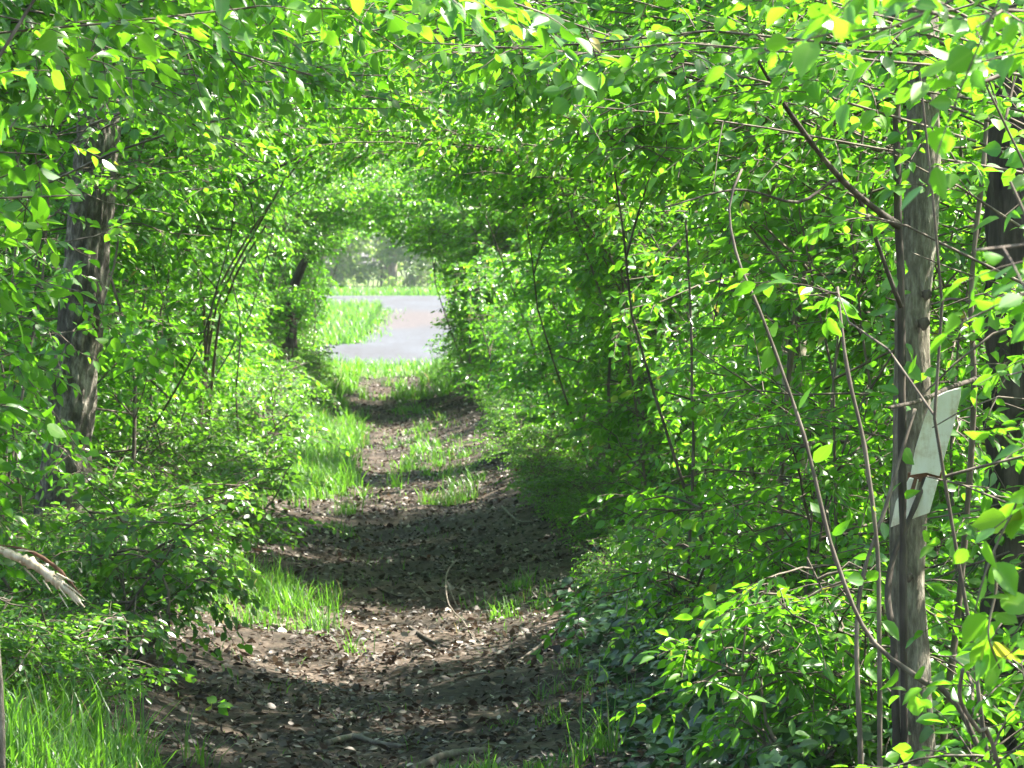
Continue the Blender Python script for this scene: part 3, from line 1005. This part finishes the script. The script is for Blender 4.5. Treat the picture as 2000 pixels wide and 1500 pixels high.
sticks = [
    ([(905, 1062, .16), (896, 1100, .10), (872, 1140, .08), (876, 1180, .05), (905, 1215, .03), (925, 1245, .012), (970, 1262, .012)], .0042, .002, "pale curved twig rearing up from the path"),
    ([(872, 1158, .05), (895, 1180, .03), (916, 1196, .012)], .004, .002, "pale side twig lying against the curved twig"),
    ([(818, 1148, .03), (838, 1167, .015), (858, 1184, .008)], .0055, .003, "short pale stick lying in the shade mid path"),
    ([(800, 1240, .012), (850, 1255, .014), (895, 1268, .010)], .009, .006, "straight dark stick on the sunlit strip of path"),
    ([(805, 1476, .02), (870, 1470, .022), (950, 1467, .02)], .014, .012, "mossy round log lying across the path close by"),
    ([(640, 1452, .02), (690, 1440, .025), (735, 1452, .02), (790, 1460, .012)], .012, .008, "bent grey stick lying left of the mossy log"),
    ([(1010, 1265, .02), (1050, 1245, .03), (1100, 1220, .05), (1160, 1200, .08)], .006, .003, "thin pale stick rising to the right verge"),
    ([(530, 1220, .03), (550, 1205, .03), (570, 1190, .05)], .008, .007, "short pale stick in the left grass tuft"),
    ([(705, 1153, .006), (790, 1149, .008), (905, 1144, .006)], .008, .006, "long dark stick lying across the shaded path"),
    ([(980, 990, .02), (1010, 1005, .03), (1040, 1020, .02)], .008, .005, "pale stick on the right verge in the distance"),
    ([(888, 1345, .008), (915, 1351, .01), (950, 1350, .008)], .006, .005, "short tan stick lying in the near shade"),
    ([(1110, 1330, .01), (1130, 1350, .02), (1145, 1368, .01)], .004, .003, "fine twig at the right edge of the path"),
]
for j, (pp, r0, r1, lab) in enumerate(sticks):
    pts = lay(pp)
    base = np.array(pts[0])
    me = stem_mesh("stick", pts, r0, r1, "dark_bark" if "dark" in lab else "deadwood", n=28, sides=8, seed=j, local=base)
    o = mobj("stick", me)
    o.location = base
    tag(o, lab, "stick", "dead sticks on the path")

# ------------------------------------------------------------------ low undergrowth along the verges
for side in (-1, 1):
    y = 15.2 if side < 0 else 17.0
    i = 0
    while y < 62:
        for rep in range((2 if y < 34 else 1) if side < 0 else 1):
            x = side * (random.uniform(1.0, 1.25) if rep == 0 else random.uniform(1.25, 1.6))
            s = random.uniform(.55, 1.0) * (1 if side < 0 else .6)
            put_shrub("undergrowth_plant", lowS[i % 4], (x, y + random.uniform(-.3, .3), float(gz(x, y))), random.uniform(0, 6.28),
                      f"small leafy plant at the foot of the {'right' if side > 0 else 'left'} hedge", "plant",
                      f"low plants at the foot of the {'right' if side > 0 else 'left'} hedge", (s, s, s * random.uniform(.7, 1.1)))
            i += 1
        y += random.uniform(.8, 1.3)

# lone seedling in the foreground
pts = lay([(405, 1420, .0)])
b = pts[0]
o = empty("seedling", b, "lone three leaved seedling on the dark near path", "seedling")
mobj("stem", stem_mesh("stem", [b, b + np.array([.01, 0, .05]), b + np.array([.04, 0, .09])], .002, .001, "twig", n=10, sides=6, local=b), o)
mobj("leaves", sprig([b, b + np.array([.01, 0, .05]), b + np.array([.05, 0, .09])], 7, (.04, .055), 90, local=b, t0=.5, hi=True, droop=.1), o)

# ivy on the right bank
N = 5200
x = rng.uniform(.72, 1.5, N); y = rng.uniform(12.5, 22, N)
pos = np.stack([x, y, gz(x, y) + rng.uniform(.01, .2, N) * sm(.7, 1.2, x)], -1)
ax = unit(rng.normal(0, 1, (N, 3)) * [1, 1, .35] + np.array([-.3, -.2, -.1]))
nr = unit(np.array([-.3, -.25, 1.]) + rng.normal(0, .35, (N, 3)))
v, q, f = leaves(pos, ax, nr, rng.uniform(.035, .06, N), True, width=rng.uniform(1.1, 1.5, N))
tag(mobj("ivy_ground_cover", raw_mesh("ivy", v, q, None, M["ivy"], f)), "dark glossy ivy creeping over the right bank near the camera", "ivy", kind="stuff")

# ------------------------------------------------------------------ leaf litter
def litter(N, y0, y1, w, size):
    u = rng.random(N)
    y = y0 * (y1 / y0) ** u
    x = np.clip(rng.normal(0, w, N), -1.9, 1.9)
    # drifts: leaves gather in patches and are kicked off the trodden line
    dr = .5 + .3 * np.sin(4.3 * x + 2.1 * y) * np.sin(1.7 * y - 3 * x) + .3 * np.sin(9.1 * x - 5.2 * y + 1) + .25 * np.sin(2.3 * y + 1.1 * np.sin(3 * x))
    kp = rng.random(N) < np.clip(dr - .25 * np.exp(-(x / .2) ** 2), .34, 1)
    x, y = x[kp], y[kp]; N = len(x)
    pos = np.stack([x, y, gz(x, y) + rng.uniform(.002, .018, N)], -1)
    ax = unit(rng.normal(0, 1, (N, 3)) * [1, 1, .3])
    nr = unit(np.array([0, 0, 1.]) + rng.normal(0, .45, (N, 3)))
    var = np.clip(rng.beta(1.3, 2.4, N) + (rng.random(N) < .05) * .45, 0, 1)
    return leaves(pos, ax, nr, size[0] + (size[1] - size[0]) * rng.beta(1.3, 2.6, N), True, var=var)


a = Acc()
v, q, f = litter(130000, 12, 64, .8, (.010, .055)); a.add(v, q, f=f)
tag(mobj("leaf_litter", a.mesh("leaf_litter", M["litter"])), "dry brown leaves strewn over the dark path", "leaf litter", kind="stuff")


# ------------------------------------------------------------------ grass
def blades(x, y, hgt, wid, zoff=None, lean=.95):
    N = len(x)
    z = gz(x, y) if zoff is None else zoff
    b = np.stack([x, y, z - .01], -1)
    az = rng.uniform(0, 2 * np.pi, N)
    d = np.stack([np.cos(az), np.sin(az), np.zeros(N)], -1)
    sd_ = np.stack([-np.sin(az), np.cos(az), np.zeros(N)], -1)
    ln = rng.uniform(.1, 1, N) * lean
    t = np.array([0, .4, .75, 1.])
    c = b[:, None] + d[:, None] * (ln * hgt)[:, None, None] * (t ** 2)[None, :, None] + np.array([0, 0, 1.]) * hgt[:, None, None] * (t - .35 * ln[:, None] * t ** 3)[..., None]
    wv = wid[:, None] * np.array([1, .9, .6])[None]
    L = c[:, :3] + sd_[:, None] * wv[..., None] * .5
    Rr = c[:, :3] - sd_[:, None] * wv[..., None] * .5
    v = np.concatenate([np.stack([L, Rr], 2).reshape(N, 6, 3), c[:, 3:4]], 1)
    i = np.arange(N)[:, None] * 7
    q = np.concatenate([i + np.array([[0, 1, 3, 2]]), i + np.array([[2, 3, 5, 4]])], 0).reshape(-1, 4)
    tr = (i + np.array([[4, 5, 6]]))
    var = np.where(rng.random(N) < .025, .98, np.clip(rng.normal(.38, .2, N), 0, .85))
    return v.reshape(-1, 3), q, tr, np.concatenate([var, var, var])


def patch(N, cx, cy, rx, ry, h, w=.005, nt=0):
    """tufts scattered in an ellipse"""
    N = int(N * .62)
    nt = nt or max(3, N // 34)
    ang = rng.uniform(0, 6.28, nt); rad = np.where(rng.random(nt) < .6, np.sqrt(rng.random(nt)), np.abs(rng.normal(0, .8, nt)))
    tx, ty = cx + rx * rad * np.cos(ang), cy + ry * rad * np.sin(ang)
    k = rng.integers(0, nt, N)
    th = rng.uniform(.35, 1.35, nt)
    x = tx[k] + rng.normal(0, .035, N); y = ty[k] + rng.normal(0, .06, N)
    return blades(x, y, rng.uniform(h * .25, h, N) * th[k], rng.uniform(w * .6, w * 1.3, N))


g = Acc()
for args in [
    (22000, -.68, 34.8, .48, 3.9, .27, .006), (13000, -.58, 43, .44, 5.2, .20, .007), (1800, -.95, 29, .35, 1.4, .2),
    (4200, -.60, 22.0, .42, 1.5, .17), (900, -1.0, 26, .35, 2.0, .14), (1100, -.35, 21.3, .18, 1.0, .16),
    (3800, -1.1, 14.3, .40, 1.2, .27, .006), (2800, -.85, 13.2, .42, .8, .17),
    (800, .6, 21.9, .2, .8, .12), (2200, .35, 41, .28, 4.5, .14, .008), (700, .48, 31.5, .25, 1.0, .16), (1100, .62, 36, .25, 3, .12),
    (1400, .30, 14.8, .22, .5, .10), (160, .60, 14.8, .08, .3, .30), (500, .7, 17, .2, 1.5, .10),
    (7000, -.95, 58, .7, 6.5, .36, .012), (2500, .55, 58, .45, 6.5, .26, .012), (1500, -.55, 52, .3, 2.5, .12, .01),
    (1500, .3, 50, .25, 3, .12, .01),
    (2200, 0, 25, .95, 12, .07, .004, 500), (2200, -.1, 45, .9, 14, .07, .006, 500)]:
    v, q, t, f = patch(*args)
    n = len(t)
    g.add(v, q, t, f)
# face attribute order: all quads first, then all triangles
fq = np.concatenate([x[:2 * (len(x) // 3)] for x in g.f]); ft = np.concatenate([x[2 * (len(x) // 3):] for x in g.f])
g.f = [np.concatenate([fq, ft])]
tag(mobj("grass", g.mesh("grass", M["grass"])), "fresh green grass tufts along both sides of the path", "grass", kind="stuff")

g = Acc()
def meadow(N, xr, yr, h, w, test=None):
    x = rng.uniform(*xr, N); y = rng.uniform(*yr, N)
    if test is not None:
        k = test(x, y); x, y = x[k], y[k]
    v, q, t, f = blades(x, y, rng.uniform(h * .4, h, len(x)), rng.uniform(w * .6, w * 1.4, len(x)), zoff=gz(x, y))
    g.add(v, q, t, f)
meadow(5200, (-5, 5), (63, 71.3), .22, .014)
edge = lambda y: np.interp(y, [86, 88.5, 98, 113, 125, 143, 148], [-1.0, -.38, -.28, -.14, .02, .06, -2.5])
meadow(26000, (-8, .4), (87, 147), .5, .022, lambda x, y: x < edge(y) - .05)
meadow(9000, (-1.6, .9), (86.2, 147), .2, .02, lambda x, y: (x > edge(y) - .5) & (x < edge(y) + rng.exponential(.12, len(x))))
meadow(12000, (-20, 20), (192, 204), .5, .04, lambda x, y: y > 195 + .08 * x)
fq = np.concatenate([x[:2 * (len(x) // 3)] for x in g.f]); ft = np.concatenate([x[2 * (len(x) // 3):] for x in g.f])
g.f = [np.concatenate([fq, ft])]
tag(mobj("meadow_grass", g.mesh("meadow_grass", M["grass"])), "sunlit grass beside the gravel track beyond the tunnel", "grass", kind="stuff")

# ------------------------------------------------------------------ woodland beyond the track
fs, fl, _ = shrub_geo(400, 0, tunnel=False, density=.5, height=4.2, ylen=1.8, depth=1.8, lean=0, nstem=9, leaf=(.06, .10), low=.05)
farS = fs.mesh("stems", M["pale_bark"]); farL = fl.mesh("crown", M["far_leaf"])
k = 0
for row, (yy, sc) in enumerate(((206, 1.0), (213, 1.9), (222, 2.4), (236, 3.2), (255, 4.2))):
    n = (17, 13, 12, 11, 9)[row]
    for j in range(n):
        x = (j - (n - 1) / 2) * (2.2, 3.4, 4.2, 5.5, 7)[row] + random.uniform(-.8, .8) + (0, 1.1, 0, 1.2, 0)[row]
        if row == 0 and -1.8 < x < 0.4:
            continue
        o = empty("tree" if row else "shrub", (x, yy + random.uniform(-2, 2), 0), "tree in the hazy wood beyond the gravel track" if row else "pale bush at the edge of the far wood",
                  "tree" if row else "shrub", "far woodland trees" if row else "bushes at the far wood edge", random.uniform(0, 6.28))
        o.scale = (sc, sc, sc * random.uniform(.9, 1.2))
        mobj("branches", farS, o); mobj("crown", farL, o)
        if row:
            h = 4.4
            lx = random.uniform(-.1, .1)
            mobj("trunk", stem_mesh("trunk", [np.array([0, 0, -.1]), np.array([lx, 0, 1.5]), np.array([2 * lx, 0, h])], .07, .03, ("pale_bark", "bark", "dark_bark")[k % 3], n=12), o)
        k += 1

# ------------------------------------------------------------------ air
hb = bmesh.new()
bmesh.ops.create_cube(hb, size=1)
me = bpy.data.meshes.new("haze"); hb.to_mesh(me); hb.free()
m, nt, out = new_mat("haze")
vol = nt.nodes.new("ShaderNodeVolumePrincipled")
vol.inputs["Color"].default_value = (.86, .93, 1, 1)
vol.inputs["Density"].default_value = .0002
vol.inputs["Anisotropy"].default_value = .2
nt.links.new(vol.outputs[0], out.inputs["Volume"])
me.materials.append(m)
o = tag(mobj("haze", me), "thin pale haze hanging over the far track and wood", "haze", kind="stuff")
o.scale = (540, 990, 46); o.location = (0, 420, 22)
